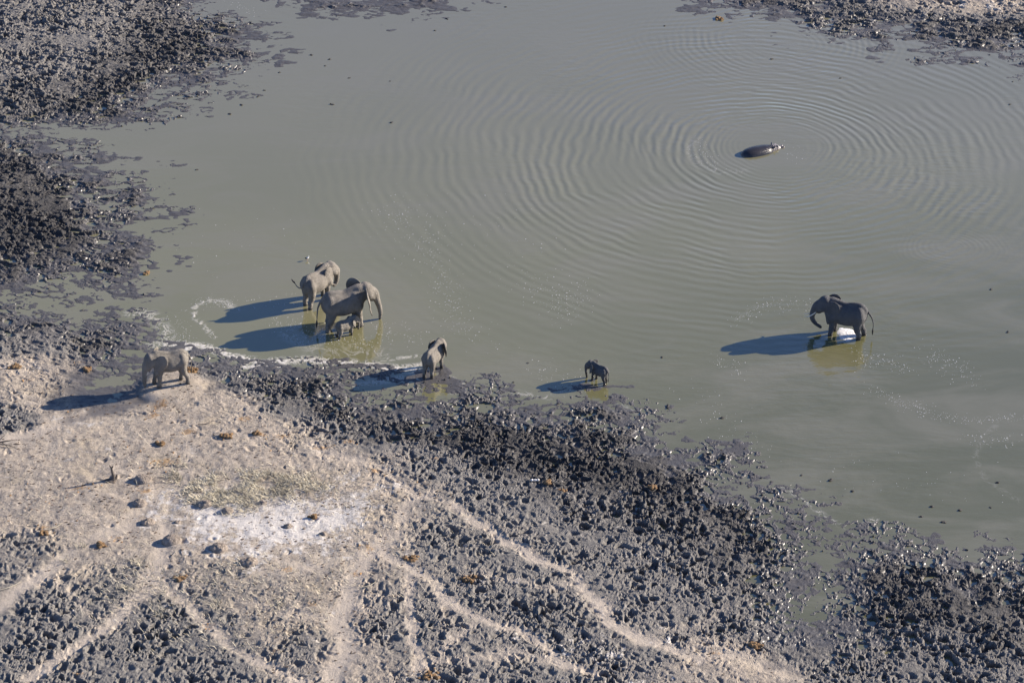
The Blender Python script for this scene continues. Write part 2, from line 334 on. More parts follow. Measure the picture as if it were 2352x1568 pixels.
WGX = GX + 1.1*fbm(GX, GY, 5., 2) + .35*fbm(GX, GY, 1.6, 2); WGY = GY + 1.1*fbm(GX+50, GY, 5., 2) + .35*fbm(GX+50, GY, 1.6, 2)
for pl, wd, inten in TRK:
    d, _ = seg_dist(WGX, WGY, poly(*pl), False); F_trk = np.maximum(F_trk, inten*np.exp(-(d/(wd*.82))**4))
# rusty litter patches
ORS = [(370,935,26,16),(350,960,24,12),(520,1010,20,8),(650,1010,30,8),(430,1000,30,10),(800,1020,25,8),(600,1008,20,8),(185,1130,28,9),(115,1165,12,6),(100,1225,22,10),(330,1140,30,10),(380,1070,40,14),(860,1090,25,10),(980,1120,14,6),(1080,1335,22,8),(480,1450,24,8),(520,1475,16,6),(660,1320,26,10),(720,1400,20,12),(850,1270,18,12),(820,1330,16,10),(985,1555,22,12),(1640,1505,24,7),(1720,1480,16,7),(180,1562,18,6),(1000,1060,20,6),(70,880,20,5),(190,835,25,6),(560,970,30,8),(740,1035,30,8),(270,1250,22,10)]
F_or = np.zeros(GX.shape, np.float32)
for px, py, rx, ry in ORS:
    c0 = at(px, py); ex = abs(at(px+rx, py)[0]-c0[0]); ey = abs(at(px, py-ry)[1]-c0[1])
    F_or = np.maximum(F_or, np.exp(-((GX-c0[0])/ex)**2 - ((GY-c0[1])/ey)**2))

def sample(F, x, y):
    fx = np.clip((x-cx[0])/CS, 0, len(cx)-1.001); fy = np.clip((y-cy[0])/CS, 0, len(cy)-1.001)
    i = fx.astype(np.int32); j = fy.astype(np.int32); u = (fx-i).astype(np.float32); v = (fy-j).astype(np.float32)
    return (F[j,i]*(1-u)+F[j,i+1]*u)*(1-v) + (F[j+1,i]*(1-u)+F[j+1,i+1]*u)*v

FR = """550 120 4;480 200 3.6;300 280 2;100 300 1.3;400 20 2;250 350 2.6;330 450 3.8;340 600 4;200 675 2;100 705 1.5;330 750 1.2;450 800 .6;700 835 .5;900 870 .9;1000 890 1;1150 890 1.2;1300 930 1.6;1450 950 2.4;1600 1030 2.7;1740 1090 2.6;1850 1200 1.5;1900 1290 1;2000 1230 1.5;2150 1250 2.3;2300 1280 2.7;1700 50 3.2;1900 90 3.8;2150 130 4;2350 150 3.6;800 20 3;300 860 .8;1840 1400 .4"""
frp = np.array([[float(v) for v in q.split()] for q in FR.split(';')]); frw = at(frp[:,0], frp[:,1])
nu = np.zeros(GX.shape, np.float32); de = np.full(GX.shape, 1e-12, np.float32)
for (qx, qy), v in zip(frw, frp[:,2]):
    ww = 1/((GX-qx)**2 + (GY-qy)**2 + 1.)**2; nu += ww*np.float32(v); de += ww
F_fr = nu/de
# spots the animals have levelled: x, y, z, radius
PADS = []
def height(x, y, detail=True):
    d = sample(sd, x, y); rg = sample(F_rough, x, y); tr = sample(F_trk, x, y); fr = sample(F_fr, x, y); sa = sample(F_sand, x, y)
    ax_, ay_ = x*.62 - y*.12, y + x*.1
    shore = np.exp(-(d/(2.2+1.9*fr))**2)
    d = d + shore*fr*(1.3*fbm(ax_, ay_, 3.6, 3) + 1.2*fbm(ax_+40, ay_, 1.3, 3) + .4*fbm(ax_, ay_+17, .5, 2)) + shore*.35*fbm(x, y, .7, 2)
    w_ = .25 + .46*fr                               # half-width of the drowned flat at the water's edge
    z = .008 + .012*np.clip(d, -w_, w_) + np.where(d > w_, .42*(1-np.exp(-np.maximum(d-w_,0)/7.)), 0) - np.where(d < -w_, .6*(1-np.exp(np.minimum(d+w_,0)/5.)), 0)
    low = 1 - sstep(w_*.8, w_*.8 + 2.2, np.abs(d))
    z = z + low*(.045*fbm(ax_, ay_+9, 1.7, 3) + .03*fbm(ax_, ay_, .55, 2))
    z = z + .10*fbm(x, y, 7., 2)*sstep(0, 6, d)
    if detail:
        edge = sstep(-4.5, 2.2, d); rg = np.maximum(rg-.13, .02)*1.15
        flat = low*sstep(.25, -.2, fbm(ax_+3, ay_, 1.9, 2))
        rg = rg*(1-.9*tr)*edge*np.clip(.92 + 1.6*fbm(x, y, 3.0, 3), .12, 1.7)*(1-.25*low)*(1-.7*flat)
        xs_ = x*(1-.38*sstep(-14., 16., y))
        wxx = xs_ + .22*perlin(x/.8, y/.8) + .07*perlin(x/.28+7, y/.28); wyy = y + .22*perlin(x/.8+33, y/.8) + .07*perlin(x/.28+51, y/.28)
        f1, f2, i1 = worley(wxx, wyy*1.1, .68, 1); rr = .09 + .21*i1
        hole = sstep(1.1, .5, f1/rr)*(i1 > .2); rim = np.exp(-((f1-rr*1.25)/.09)**2)*(i1 > .2)
        g1, g2, k1 = worley(wxx+3, wyy, .37, 3); r2 = .05 + .11*k1
        hole2 = sstep(1.1, .4, g1/r2)*(k1 > .4)
        q1, q2, i2 = worley(wxx, wyy, .20, 2); q3, q4, i4 = worley(wxx+9, wyy, .11, 4)
        rag = np.maximum(sstep(-.15, .3, fbm(x+70, y, 2.2, 3)), sstep(.38, .12, sa)*.75)
        crack = sstep(.035, .0, q2-q1)
        mudz = -.25*hole*(.45+.55*i1) - .13*hole2 + .045*rim + (.35+.9*rag)*(.085*(i2-.5)*sstep(0,.03,q2-q1) + .055*(i4-.5) + .08*fbm(x, y, .6, 4)) + .035*perlin(xs_/.10, y/.10) + .05*fbm(x, y, 1.2, 2) - .04*crack*(1-rag)
        z = z + rg*mudz*1.1
        # loose sand, hummocks and the odd footprint
        w1, w2, j1 = worley(wxx, wyy, 1.3, 5)
        z = z + sstep(-.5, 1.5, d)*(.055*fbm(x, y, .95, 2) + .02*fbm(x, y, .34, 3) - (j1 > .8)*.08*sstep(.25, .04, w1)*(.5+fbm(x+5, y, .3, 2)) + .02*np.exp(-((w1-.3)/.09)**2)*(j1 > .8))*(1-.6*tr)*(1-.8*low)
        z = z - .06*tr*sstep(0, 2, d)
    for (px, py, pz, pr) in PADS:
        r = np.sqrt((x-px)**2 + (y-py)**2); k = sstep(pr, pr*.55, r)
        z = z*(1-k) + k*(pz + (z-pz)*(.12 if abs(pz) > .05 else .35))
    return z, d

# elephants: traced foot point, heading (deg from +X), scale, depth of the feet below the water (or above, on land)
ELS = dict(
 back =(727,694, 50, .90, -.16), cow=(787,749, 20, 1.07, -.24), calf=(792,771, 35, .48, -.12), bank=(398,880,196, .84, None),
 muddy=(994,857, 64, .69, -.03), young=(1378,877,142, .46, -.03), right=(1944,769,164, .98, -.26))
def elpos(k):
    px, py, hd, sc, dz = ELS[k]
    p = at(px, py, .3 if dz is None else 0.); u = np.array([math.cos(R(hd)), math.sin(R(hd))])
    return p + u*.2*sc
for k in ELS:
    p = elpos(k); dz = ELS[k][4]
    if dz is not None: PADS.append((p[0], p[1], dz if dz < -.1 else .015, 2.3*ELS[k][3] + .4))
_p = elpos('bank'); PADS.append((_p[0], _p[1], .33, 2.2))

def axis(lo, hi, st, far):
    a = list(np.arange(lo, hi + 1e-6, st)); s = st; v = hi; up = []
    while v < far: s *= 1.45; v += s; up.append(v)
    s = st; v = lo; dn = []
    while v > -far: s *= 1.45; v -= s; dn.append(v)
    return np.array(dn[::-1] + a + up, np.float64)
xs = axis(-46, 46, .056, 3500); ys = axis(-37, 55, .086, 3500)
NX, NY = len(xs), len(ys)
VX = np.tile(xs, NY).astype(np.float32); VY = np.repeat(ys, NX).astype(np.float32)
d0 = sample(sd, VX, VY)
inside = (np.abs(VX) < 61) & (VY > -47) & (VY < 71)
sel = np.where((d0 > -10) & inside)[0]
Z = np.full(VX.shape, -.6, np.float32); D = d0.copy()
Z[~inside] = .55; D[~inside] = 9
zz, dd = height(VX[sel], VY[sel]); Z[sel] = zz; D[sel] = dd
# distant plain: gentle undulation
out = np.where(~inside)[0]; Z[out] = .55 + .5*fbm(VX[out], VY[out], 60., 2)
Zg = Z.reshape(NY, NX)
mx = np.maximum(np.maximum(Zg[:-1,:-1], Zg[1:,:-1]), np.maximum(Zg[:-1,1:], Zg[1:,1:]))
keep = mx > -.06
jj, ii = np.where(keep); base = jj*NX + ii
F = np.stack([base, base+1, base+1+NX, base+NX], 1)
used = np.zeros(NX*NY, bool); used[F.ravel()] = True
remap = np.cumsum(used) - 1; F = remap[F]
ux, uy, uz, ud = VX[used], VY[used], Z[used], D[used]
gm = quick_mesh('ground', np.stack([ux, uy, uz], 1), F, False)
sa = sample(F_sand, ux, uy); tr = sample(F_trk, ux, uy); so = sample(F_salt, ux, uy); orr = sample(F_or, ux, uy)
sa = sa + .12*fbm(ux, uy, 2.2, 3) + .06*fbm(ux, uy, .5, 2)
sa = np.where(tr > 0, sa + tr*np.clip(.95-sa, 0, 1)*.85, sa)
so = so*(1-.35*tr) + .25*fbm(ux, uy, 1.6, 3)*(so > .03)
wt = sstep(.19, .05, uz + .06*fbm(ux, uy, 1.5, 2))
zone = np.stack([np.clip(sa,0,1), np.clip(so,0,1), np.clip(wt,0,1), np.clip(orr,0,1)], 1).astype(np.float32)
tk_ = gm.attributes.new('track', 'FLOAT', 'POINT'); tk_.data.foreach_set('value', np.clip(tr, 0, 1).astype(np.float32))
at_ = gm.attributes.new('zones', 'FLOAT_COLOR', 'POINT'); at_.data.foreach_set('color', zone.ravel())
put('ground', gm, M_ground, kind='structure', label='trampled grey mud and pale sand of the waterhole bank')

# ---- water sheet (flat; where the ground is below it)
wx = np.arange(-60, 60.1, .25, dtype=np.float32); wy = np.arange(-46, 70.1, .25, dtype=np.float32)
WXg, WYg = np.meshgrid(wx, wy); dW = sample(sd, WXg, WYg)
kp = (dW < 9); kp = kp[:-1,:-1] & kp[1:,1:]
jj, ii = np.where(kp); base = jj*len(wx) + ii
F = np.stack([base, base+1, base+1+len(wx), base+len(wx)], 1)
FOAM = [([(380,790),(440,792),(490,802),(535,820),(600,832),(700,826),(760,832),(850,838),(905,846),(955,846)],.42,.85),
        ([(560,842),(650,840)],.4,.8),
        ([(492,775),(470,750),(447,730),(444,708),(472,690)],.18,.66),([(472,690),(515,692),(542,712)],.35,.4),
        ([(300,718),(345,722),(372,748),(388,778),(350,792)],.6,.45),([(420,805),(445,792)],.35,.9),
        ([(855,832),(920,822),(980,815)],.18,.55),([(900,842),(955,838),(985,830)],.2,.5),
        ([(1800,1118),(1850,1150),(1900,1190),(1950,1212),(2010,1192)],.25,.42),
        ([(2300,968),(2258,1000),(2238,1050),(2262,1100),(2340,1150)],.3,.22),
        ([(1030,868),(1062,884),(1040,900)],.3,.55),([(1180,900),(1262,914)],.3,.4),([(1420,930),(1470,950)],.3,.35),
        ([(1600,318),(1580,345),(1605,378),(1660,398),(1710,392)],.6,.22),
        ([(1690,735),(1730,705),(1800,690)],.3,.2),([(1300,690),(1330,720)],.6,.15),([(2120,830),(2190,850)],1.0,.15),
        ([(660,770),(720,800),(800,812),(880,812)],.9,.30),([(820,885),(960,862)],.4,.45)]
FF = np.zeros(WXg.shape, np.float32)
for pl, wd, it in FOAM:
    d, _ = seg_dist(WXg, WYg, poly(*pl), False); FF = np.maximum(FF, it*np.exp(-(d/wd)**2))
used = np.zeros(WXg.size, bool); used[F.ravel()] = True; remap = np.cumsum(used)-1; F = remap[F]
wm = quick_mesh('pond_water', np.stack([WXg.ravel()[used], WYg.ravel()[used], np.zeros(used.sum())], 1), F, True)
fa_ = wm.attributes.new('foam', 'FLOAT', 'POINT'); fa_.data.foreach_set('value', FF.ravel()[used])
put('pond_water', wm, M_water, kind='structure', label='murky olive grey waterhole with spreading ripples')

# ------------------------------------------------------------------ organic bodies from a signed distance field
class Body:
    def __init__(s, lo, hi, vox):
        s.lo = np.array(lo, np.float32); s.v = vox; n = np.ceil((np.array(hi)-np.array(lo))/vox).astype(int)+1
        s.n = n; s.f = np.full(n, .5, np.float32)
        s.ax = [s.lo[i] + vox*np.arange(n[i], dtype=np.float32) for i in range(3)]
    def _box(s, lo, hi, k):
        m = .5 + k; r = []
        for i in range(3):
            a = max(0, int((lo[i]-m-s.lo[i])/s.v)); b = min(s.n[i], int((hi[i]+m-s.lo[i])/s.v)+2); r.append(slice(a, max(a, b)))
        return tuple(r), np.meshgrid(*[s.ax[i][r[i]] for i in range(3)], indexing='ij')
    def _join(s, sl, d, k):
        a = s.f[sl]; h = np.clip(.5+.5*(a-d)/k, 0, 1); s.f[sl] = a*(1-h)+d*h - k*h*(1-h)
    def cone(s, a, b, ra, rb, k=.1):
        a = np.array(a, np.float32); b = np.array(b, np.float32); r = max(ra, rb)
        sl, (X, Y, Zz) = s._box(np.minimum(a,b)-r, np.maximum(a,b)+r, k); e = b-a; L = e@e+1e-9
        t = np.clip(((X-a[0])*e[0]+(Y-a[1])*e[1]+(Zz-a[2])*e[2])/L, 0, 1)
        d = np.sqrt((X-a[0]-t*e[0])**2+(Y-a[1]-t*e[1])**2+(Zz-a[2]-t*e[2])**2) - (ra+(rb-ra)*t); s._join(sl, d, k)
    def chain(s, pts, k=.08):
        for p, q in zip(pts[:-1], pts[1:]): s.cone(p[:3], q[:3], p[3], q[3], k)
    def ell(s, c, r, k=.12):
        c = np.array(c, np.float32); r = np.array(r, np.float32)
        sl, (X, Y, Zz) = s._box(c-r, c+r, k)
        x, y, z = (X-c[0])/r[0], (Y-c[1])/r[1], (Zz-c[2])/r[2]
        k0 = np.sqrt(x*x+y*y+z*z)+1e-6; k1 = np.sqrt((x/r[0])**2+(y/r[1])**2+(z/r[2])**2)+1e-6
        s._join(sl, k0*(k0-1)/k1, k)
    def floor(s, z):
        s.f = np.maximum(s.f, (z - s.ax[2])[None,None,:])
    def mesh(s, name, scale=1.):
        f = s.f; f[0]=f[-1]=.3; f[:,0]=f[:,-1]=.3; f[:,:,0]=f[:,:,-1]=.3
        sg = f < 0; n = np.array(f.shape)-1
        cnt = np.zeros(n, np.int16); acc = np.zeros((3,)+tuple(n), np.float32)
        corners = [(i,j,k) for i in (0,1) for j in (0,1) for k in (0,1)]
        def cut(c): return f[c[0]:c[0]+n[0], c[1]:c[1]+n[1], c[2]:c[2]+n[2]]
        for c in corners:
            for ax in range(3):
                if c[ax] == 0:
                    e = list(c); e[ax] = 1; A = cut(c); B = cut(e); m = (A < 0) != (B < 0)
                    t = np.where(m, A/(A-B+1e-12), 0); cnt += m
                    for q in range(3): acc[q] += m*(c[q] + (t if q == ax else 0))
        act = cnt > 0; idx = np.full(n, -1, np.int64); idx[act] = np.arange(act.sum())
        I = np.stack(np.where(act), 1).astype(np.float32)
        V = (I + (acc[:, act]/cnt[act]).T)*s.v + s.lo
        faces = []
        for ax in range(3):
            a1, a2 = (ax+1) % 3, (ax+2) % 3
            A = np.take(sg, range(0, f.shape[ax]-1), ax); B = np.take(sg, range(1, f.shape[ax]), ax)
            ch = np.argwhere(A != B)
            ok = (ch[:,a1] > 0) & (ch[:,a2] > 0) & (ch[:,a1] < n[a1]) & (ch[:,a2] < n[a2]); ch = ch[ok]
            def cell(o1, o2):
                q = ch.copy(); q[:,a1] -= o1; q[:,a2] -= o2; return idx[q[:,0], q[:,1], q[:,2]]
            quad = np.stack([cell(1,1), cell(0,1), cell(0,0), cell(1,0)], 1)
            fl = ~A[ch[:,0], ch[:,1], ch[:,2]]
            quad[fl] = quad[fl][:, ::-1]; faces.append(quad)
        return quick_mesh(name, V*scale, np.concatenate(faces), True)

def catmull(P, n=6):
    P = np.array(P, float); Q = np.vstack([2*P[0]-P[1], P, 2*P[-1]-P[-2]]); o = []
    for i in range(1, len(Q)-2):
        for t in np.linspace(0, 1, n, endpoint=(i == len(Q)-3)):
            a, b, c, d = Q[i-1], Q[i], Q[i+1], Q[i+2]
            o.append(.5*((2*b)+(-a+c)*t+(2*a-5*b+4*c-d)*t*t+(-a+3*b-3*c+d)*t**3))
    return np.array(o)
def tube_arrays(P, n=8, sub=5):
    """P rows x,y,z,r"""
    Q = catmull(P, sub) if sub else np.array(P, float); C = Q[:,:3]; r = np.maximum(Q[:,3], .002); V = []; Fc = []
    T = np.gradient(C, axis=0); T /= np.linalg.norm(T, axis=1, keepdims=True)+1e-9
    ref = np.array([0,0,1.]) if abs(T[0,2]) < .9 else np.array([1.,0,0])
    for i in range(len(C)):
        u = np.cross(T[i], ref); u /= np.linalg.norm(u)+1e-9; v = np.cross(T[i], u)
        for k in range(n):
            a = 2*math.pi*k/n; V.append(C[i]+r[i]*(math.cos(a)*u+math.sin(a)*v))
    for i in range(len(C)-1):
        for k in range(n): Fc.append((i*n+k, i*n+(k+1) % n, (i+1)*n+(k+1) % n, (i+1)*n+k))
    b = len(V); V += [C[0], C[-1]]
    for k in range(n):
        Fc.append((k, b, b, (k+1) % n)); Fc.append(((len(C)-1)*n+k, (len(C)-1)*n+(k+1) % n, b+1, b+1))
    return np.array(V), Fc
def tube(name, P, mat, parent, n=8, sub=5, scale=1.):
    V, Fc = tube_arrays(P, n, sub)
    me = bpy.data.meshes.new(name); me.from_pydata((V*scale).tolist(), [], [tuple(dict.fromkeys(f)) for f in Fc]); me.shade_smooth()
    return put(name, me, mat, parent)
def blob_arrays(r, c=(0,0,0), sub=1, rough=.2, rs=None):
    import bmesh
    bm = bmesh.new(); bmesh.ops.create_icosphere(bm, subdivisions=sub, radius=1)
    V = np.array([v.co[:] for v in bm.verts]); Fc = np.array([[v.index for v in f.verts] for f in bm.faces]); bm.free()
    rs = rs or random
    V = V*(1 + rough*np.array([rs.uniform(-1,1) for _ in V])[:,None])
    return V*np.array(r) + np.array(c), Fc
def merge(parts):
    V = []; Fc = []; o = 0
    for v, f in parts: V.append(v); Fc.append(np.asarray(f)+o); o += len(v)
    return np.concatenate(V), np.concatenate(Fc)

EAR = np.array([(0,.36),(.10,.53),(.30,.62),(.52,.60),(.72,.47),(.85,.25),(.88,0),(.80,-.24),(.66,-.45),(.50,-.64),(.36,-.76),(.25,-.66),(.16,-.45),(.07,-.25),(0,-.12)])
def ear_mesh(name, side, hinge, flare, roll, size, sc, droop=0.):
    """thin leathery sheet, rounded to the rear, hinged on the side of the head"""
    per = catmull(np.vstack([EAR, EAR[:1]]), 3)[:-1]; ctr = np.array([.38, -.02]); nr = 5; n = len(per)
    uv = [ctr]; rr = [0.]
    for k in range(1, nr+1):
        for p in per: uv.append(ctr+(p-ctr)*k/nr); rr.append(k/nr)
    uv = np.array(uv)*size; rr = np.array(rr)
    th = .028*(1-.55*rr)+.006
    bend = .10*np.sin(uv[:,0]/size*2.6)*size + .03*np.sin(uv[:,1]*6+1)*uv[:,0] - .16*droop*np.maximum(-uv[:,1],0)
    u = np.array([-math.cos(flare), side*math.sin(flare), 0.]); v = np.array([math.sin(roll), 0, math.cos(roll)])
    nrm = np.cross(u, v)*(-side); nrm /= np.linalg.norm(nrm)
    if nrm[1]*side < 0: nrm = -nrm
    base = np.array(hinge)[None] + uv[:,:1]*u + uv[:,1:]*v
    A = base + nrm*(bend+th)[:,None]; B = base + nrm*(bend-th)[:,None]; m = len(uv); Fc = []
    for off, fl in ((0, False), (m, True)):
        for k in range(n):
            q = (off, off+1+k, off+1+(k+1) % n); Fc.append(q[::-1] if fl else q)
        for r_ in range(nr-1):
            a = off+1+r_*n; b = a+n
            for k in range(n):
                q = (a+k, b+k, b+(k+1) % n, a+(k+1) % n); Fc.append(q[::-1] if fl else q)
    a = 1+(nr-1)*n
    for k in range(n): Fc.append((a+k, a+m+k, a+m+(k+1) % n, a+(k+1) % n))
    me = bpy.data.meshes.new(name); me.from_pydata((np.vstack([A,B])*sc).tolist(), [], Fc); me.shade_smooth(); return me

def elephant(key, label, skin, head_yaw=0., head_pitch=0., legs=(0,0,0,0), trunk=None, ears=(.35,.35), tusk=.35, tail=None, ear_size=1., zoff=0., lean=0., headscale=1., group='elephants at the waterhole'):
    px, py, hd, sc, dz = ELS[key]; p = elpos(key)
    root = bpy.data.objects.new('elephant', None); COL.objects.link(root); root.empty_display_size = .5
    root.location = (p[0], p[1], (.33 if dz is None else dz)+zoff); root.rotation_euler = (0, 0, R(hd))
    root['label'] = label; root['category'] = 'elephant'; root['group'] = group
    piv = np.array([1.0, 0, 2.0]); cyw, syw = math.cos(R(head_yaw)), math.sin(R(head_yaw)); cp, sp = math.cos(R(head_pitch)), math.sin(R(head_pitch))
    def H(x, y, z, r=None):
        q = (np.array([x-.10,y,z-.05])-piv)*headscale; q = np.array([q[0]*cp+q[2]*sp, q[1], -q[0]*sp+q[2]*cp])
        q = np.array([q[0]*cyw-q[1]*syw, q[0]*syw+q[1]*cyw, q[2]])+piv
        return tuple(q) if r is None else (*q, r*headscale)
    sv = np.array([.94,.97,1.08])*sc
    b = Body((-1.95,-1.3,-.02), (2.9,1.3,2.95), .034)
    b.ell((.50,0,1.67), (.66,.54,.67), .18); b.ell((-.15,0,1.57), (.97,.67,.66), .22); b.ell((-.80,0,1.66), (.66,.58,.63), .22)
    b.chain([tuple(q) for q in catmull([(-1.32,0,1.94,.16),(-1.0,0,2.20,.15),(-.55,0,2.22,.14),(-.1,0,2.17,.13),(.35,0,2.26,.14),(.75,0,2.31,.18),(1.0,0,2.2,.28)], 4)], .10)
    for s in (-1,1):
        b.cone((-.98,s*.3,2.02), (-1.05,s*.40,1.7), .17, .22, .15)
        b.cone((.55,s*.30,2.0), (.72,s*.40,1.45), .2, .26, .18)
    lf, rf, lr, rr = legs
    for s, dx in ((1,lf),(-1,rf)):
        b.chain([(.64,s*.27,1.5,.28),(.66+.35*dx,s*.31,1.05,.21),(.68+.7*dx,s*.32,.68,.165),(.70+dx,s*.32,.25,.14),(.72+dx,s*.32,.05,.175)], .08)
    for s, dx in ((1,lr),(-1,rr)):
        b.chain([(-.96,s*.26,1.6,.38),(-.92+.3*dx,s*.31,1.1,.26),(-.95+.55*dx,s*.32,.82,.195),(-1.10+.8*dx,s*.32,.50,.15),(-1.10+dx,s*.32,.22,.142),(-1.07+dx,s*.32,.05,.175)], .09)
    # neck, skull, cheeks, jaw, trunk
    q = H(1.38,0,2.1,.40); b.cone((.9,0,1.93), q[:3], .46, .40, .18)
    b.chain([H(1.36,0,2.15,.38), H(1.66,0,2.02,.33)], .15)
    for s in (-1,1):
        b.cone(H(1.38,s*.14,2.36), H(1.58,s*.12,2.30), .19, .17, .14)
        b.cone(H(1.50,s*.22,1.95), H(1.72,s*.16,1.82), .24, .19, .12)
        b.cone(H(1.66,s*.21,2.10), H(1.74,s*.2,2.07), .09, .07, .08)
        b.cone(H(1.76,s*.15,1.78), H(1.88,s*.17,1.66), .10, .075, .06)
    b.chain([H(1.50,0,1.82,.24), H(1.72,0,1.60,.13), H(1.80,0,1.52,.07)], .1)
    tk = trunk or [(2.02,0,1.62,.20),(2.08,0,1.25,.155),(2.08,0,.85,.125),(2.05,0,.5,.10),(2.02,0,.22,.075)]
    tk = [H(1.76,0,2.0,.28), H(1.92,0,1.85,.25)] + [H(*t) for t in tk]
    tk = [tuple(t) for t in catmull(tk, 4)]
    b.chain(tk, .06); b.floor(.0)
    put('body', b.mesh('elephant_body', sv), skin, root)
    for s, fl in ((1,ears[0]),(-1,ears[1])):
        hg = H(1.36, s*.36, 1.88)
        put('ear', ear_mesh('elephant_ear', s, hg, fl + s*R(head_yaw)*-1, R(-10-head_pitch*.6), ear_size, sv, .3), skin, root)
        e = bpy.data.meshes.new('elephant_eye'); V, Fc = blob_arrays((.04,.04,.04), H(1.72, s*.29, 2.1), 1, 0.); e.from_pydata((V*sv).tolist(), [], Fc.tolist()); put('eye', e, M_eye, root)
        if tusk:
            a0 = H(1.84,s*.17,1.70); a1 = H(1.98,s*.19,1.55); L = tusk
            a2 = H(1.98+L*.55,s*.18,1.55-L*.45); a3 = H(1.98+L*1.1,s*.15,1.55-L*.55)
            tube('tusk', [(*a0,.045),(*a1,.04),(*a2,.03),(*a3,.008)], M_ivory, root, 8, 4, sv)
    tl = tail or [(-1.46,0,1.92,.075),(-1.60,.02,1.65,.05),(-1.63,.03,1.25,.036),(-1.6,.03,.9,.026)]
    t = tube('tail', tl, skin, root, 7, 4, sv)
    e = np.array(tl[-1][:3]); dvec = e-np.array(tl[-2][:3]); dvec /= np.linalg.norm(dvec)
    V = []; Fc = []
    tube('tail_tuft', [(*(e-dvec*.05),.02),(*(e+dvec*.10),.06),(*(e+dvec*.24+np.array([0,0,-.02])),.05),(*(e+dvec*.38+np.array([0,0,-.04])),.008)], M_hair, t, 6, 3, sv)
    return root

elephant('back', 'pale dusty elephant behind the biggest one, tail flicked out to the left', M_skin, head_yaw=-8, head_pitch=6, legs=(.1,-.12,.1,-.08), ears=(.06,.10), tusk=0, ear_size=1.05,
  trunk=[(1.98,0,1.62,.20),(2.02,0,1.3,.16),(1.95,0,1.0,.13),(1.78,0,.85,.10),(1.62,0,.95,.075)],
  tail=[(-1.44,0,1.9,.075),(-1.60,.12,1.70,.05),(-1.66,.36,1.72,.036),(-1.72,.55,1.95,.026)])
elephant('cow', 'biggest elephant, wading with ears spread and trunk reaching down to the water', M_skin, head_yaw=2, head_pitch=2, legs=(-.05,.12,.12,-.1), ears=(.62,1.25), tusk=0, ear_size=1.2,
  trunk=[(2.02,0,1.62,.20),(2.16,0,1.25,.155),(2.26,0,.9,.125),(2.30,0,.58,.10),(2.26,0,.33,.07)],
  tail=[(-1.46,0,1.92,.075),(-1.66,-.02,1.6,.05),(-1.74,-.05,1.2,.036),(-1.78,-.06,.85,.026)])
elephant('calf', 'tiny elephant calf standing beneath the belly of the biggest elephant', M_skin, head_pitch=4, legs=(.15,-.05,-.1,-.15), ears=(.4,.4), tusk=0, ear_size=.8, headscale=1.1,
  trunk=[(2.0,0,1.62,.19),(2.05,0,1.3,.15),(2.02,0,1.0,.12),(1.98,0,.75,.08)])
elephant('bank', 'elephant walking on dry sand of the near bank, trunk down and short tusks', M_skin_land, head_yaw=14, head_pitch=20, legs=(.12,.38,-.15,.22), ears=(.5,.5), tusk=.26, ear_size=1.1,
  trunk=[(2.12,0,1.55,.19),(2.27,0,1.29,.155),(2.45,0,.93,.12),(2.57,0,.6,.08)],
  tail=[(-1.46,0,1.92,.07),(-1.60,.0,1.6,.045),(-1.62,.0,1.2,.032),(-1.60,.0,.9,.024)])
elephant('muddy', 'elephant seen from behind on the muddy shoreline with one ear sticking out', M_skin, head_yaw=-6, head_pitch=8, legs=(.0,.15,-.1,.1), ears=(.2,.75), tusk=0, ear_size=1.05, trunk=[(2.0,0,1.62,.20),(2.0,0,1.25,.155),(1.9,0,.9,.125),(1.78,0,.55,.09)],
  tail=[(-1.44,0,1.9,.07),(-1.52,.05,1.6,.045),(-1.50,.06,1.2,.032),(-1.48,.06,.9,.024)])
elephant('young', 'small young elephant alone on a mud shoal, turned away with ears out', M_skin_grey, head_yaw=12, head_pitch=6, legs=(.1,-.1,-.1,.12), ears=(.6,.9), tusk=0, headscale=1.08)
elephant('right', 'dark lone elephant wading at far right with long tusks and trunk curled inward', M_skin_grey, head_yaw=6, head_pitch=-2, legs=(.08,-.10,.06,-.20), ears=(.16,.02), tusk=.62, ear_size=1.1,
  trunk=[(2.04,0,1.62,.20),(2.14,0,1.28,.155),(2.06,0,.98,.12),(1.84,0,.76,.095),(1.60,0,.62,.075),(1.50,0,.56,.06)],
  tail=[(-1.46,0,1.92,.075),(-1.72,-.02,1.6,.05),(-1.86,-.05,1.2,.036),(-1.86,-.06,.85,.026)])

# ------------------------------------------------------------------ hippo
hp = at(1748, 348); hroot = bpy.data.objects.new('hippo', None); COL.objects.link(hroot)
hroot.location = (hp[0], hp[1], 0); hroot.rotation_euler = (0,0,R(24))
hroot['label'] = 'dark wet hippo lying half under water at the centre of the ripples'; hroot['category'] = 'hippo'
b = Body((-2.0,-1.0,-.55), (2.2,1.0,.8), .03)
b.ell((-.75,0,-.12), (.95,.66,.52), .2); b.ell((-.1,0,-.12), (1.0,.68,.54), .2); b.ell((.45,0,-.14), (.6,.55,.48), .2)
b.chain([(.7,0,-.08,.40),(1.0,0,-.03,.34),(1.2,0,-.02,.29),(1.42,0,-.06,.24)], .12)
b.chain([(1.42,0,-.1,.22),(1.72,0,-.2,.25),(1.85,0,-.2,.22)], .1)
for s in (-1,1):
    b.cone((1.20,s*.19,.16), (1.28,s*.19,.22), .09, .075, .06); b.cone((1.72,s*.12,-.02), (1.84,s*.13,.04), .10, .075, .05)
b.floor(-.5); put('body', b.mesh('hippo_body'), M_hippo, hroot); hroot.scale = (.9,.9,.95)
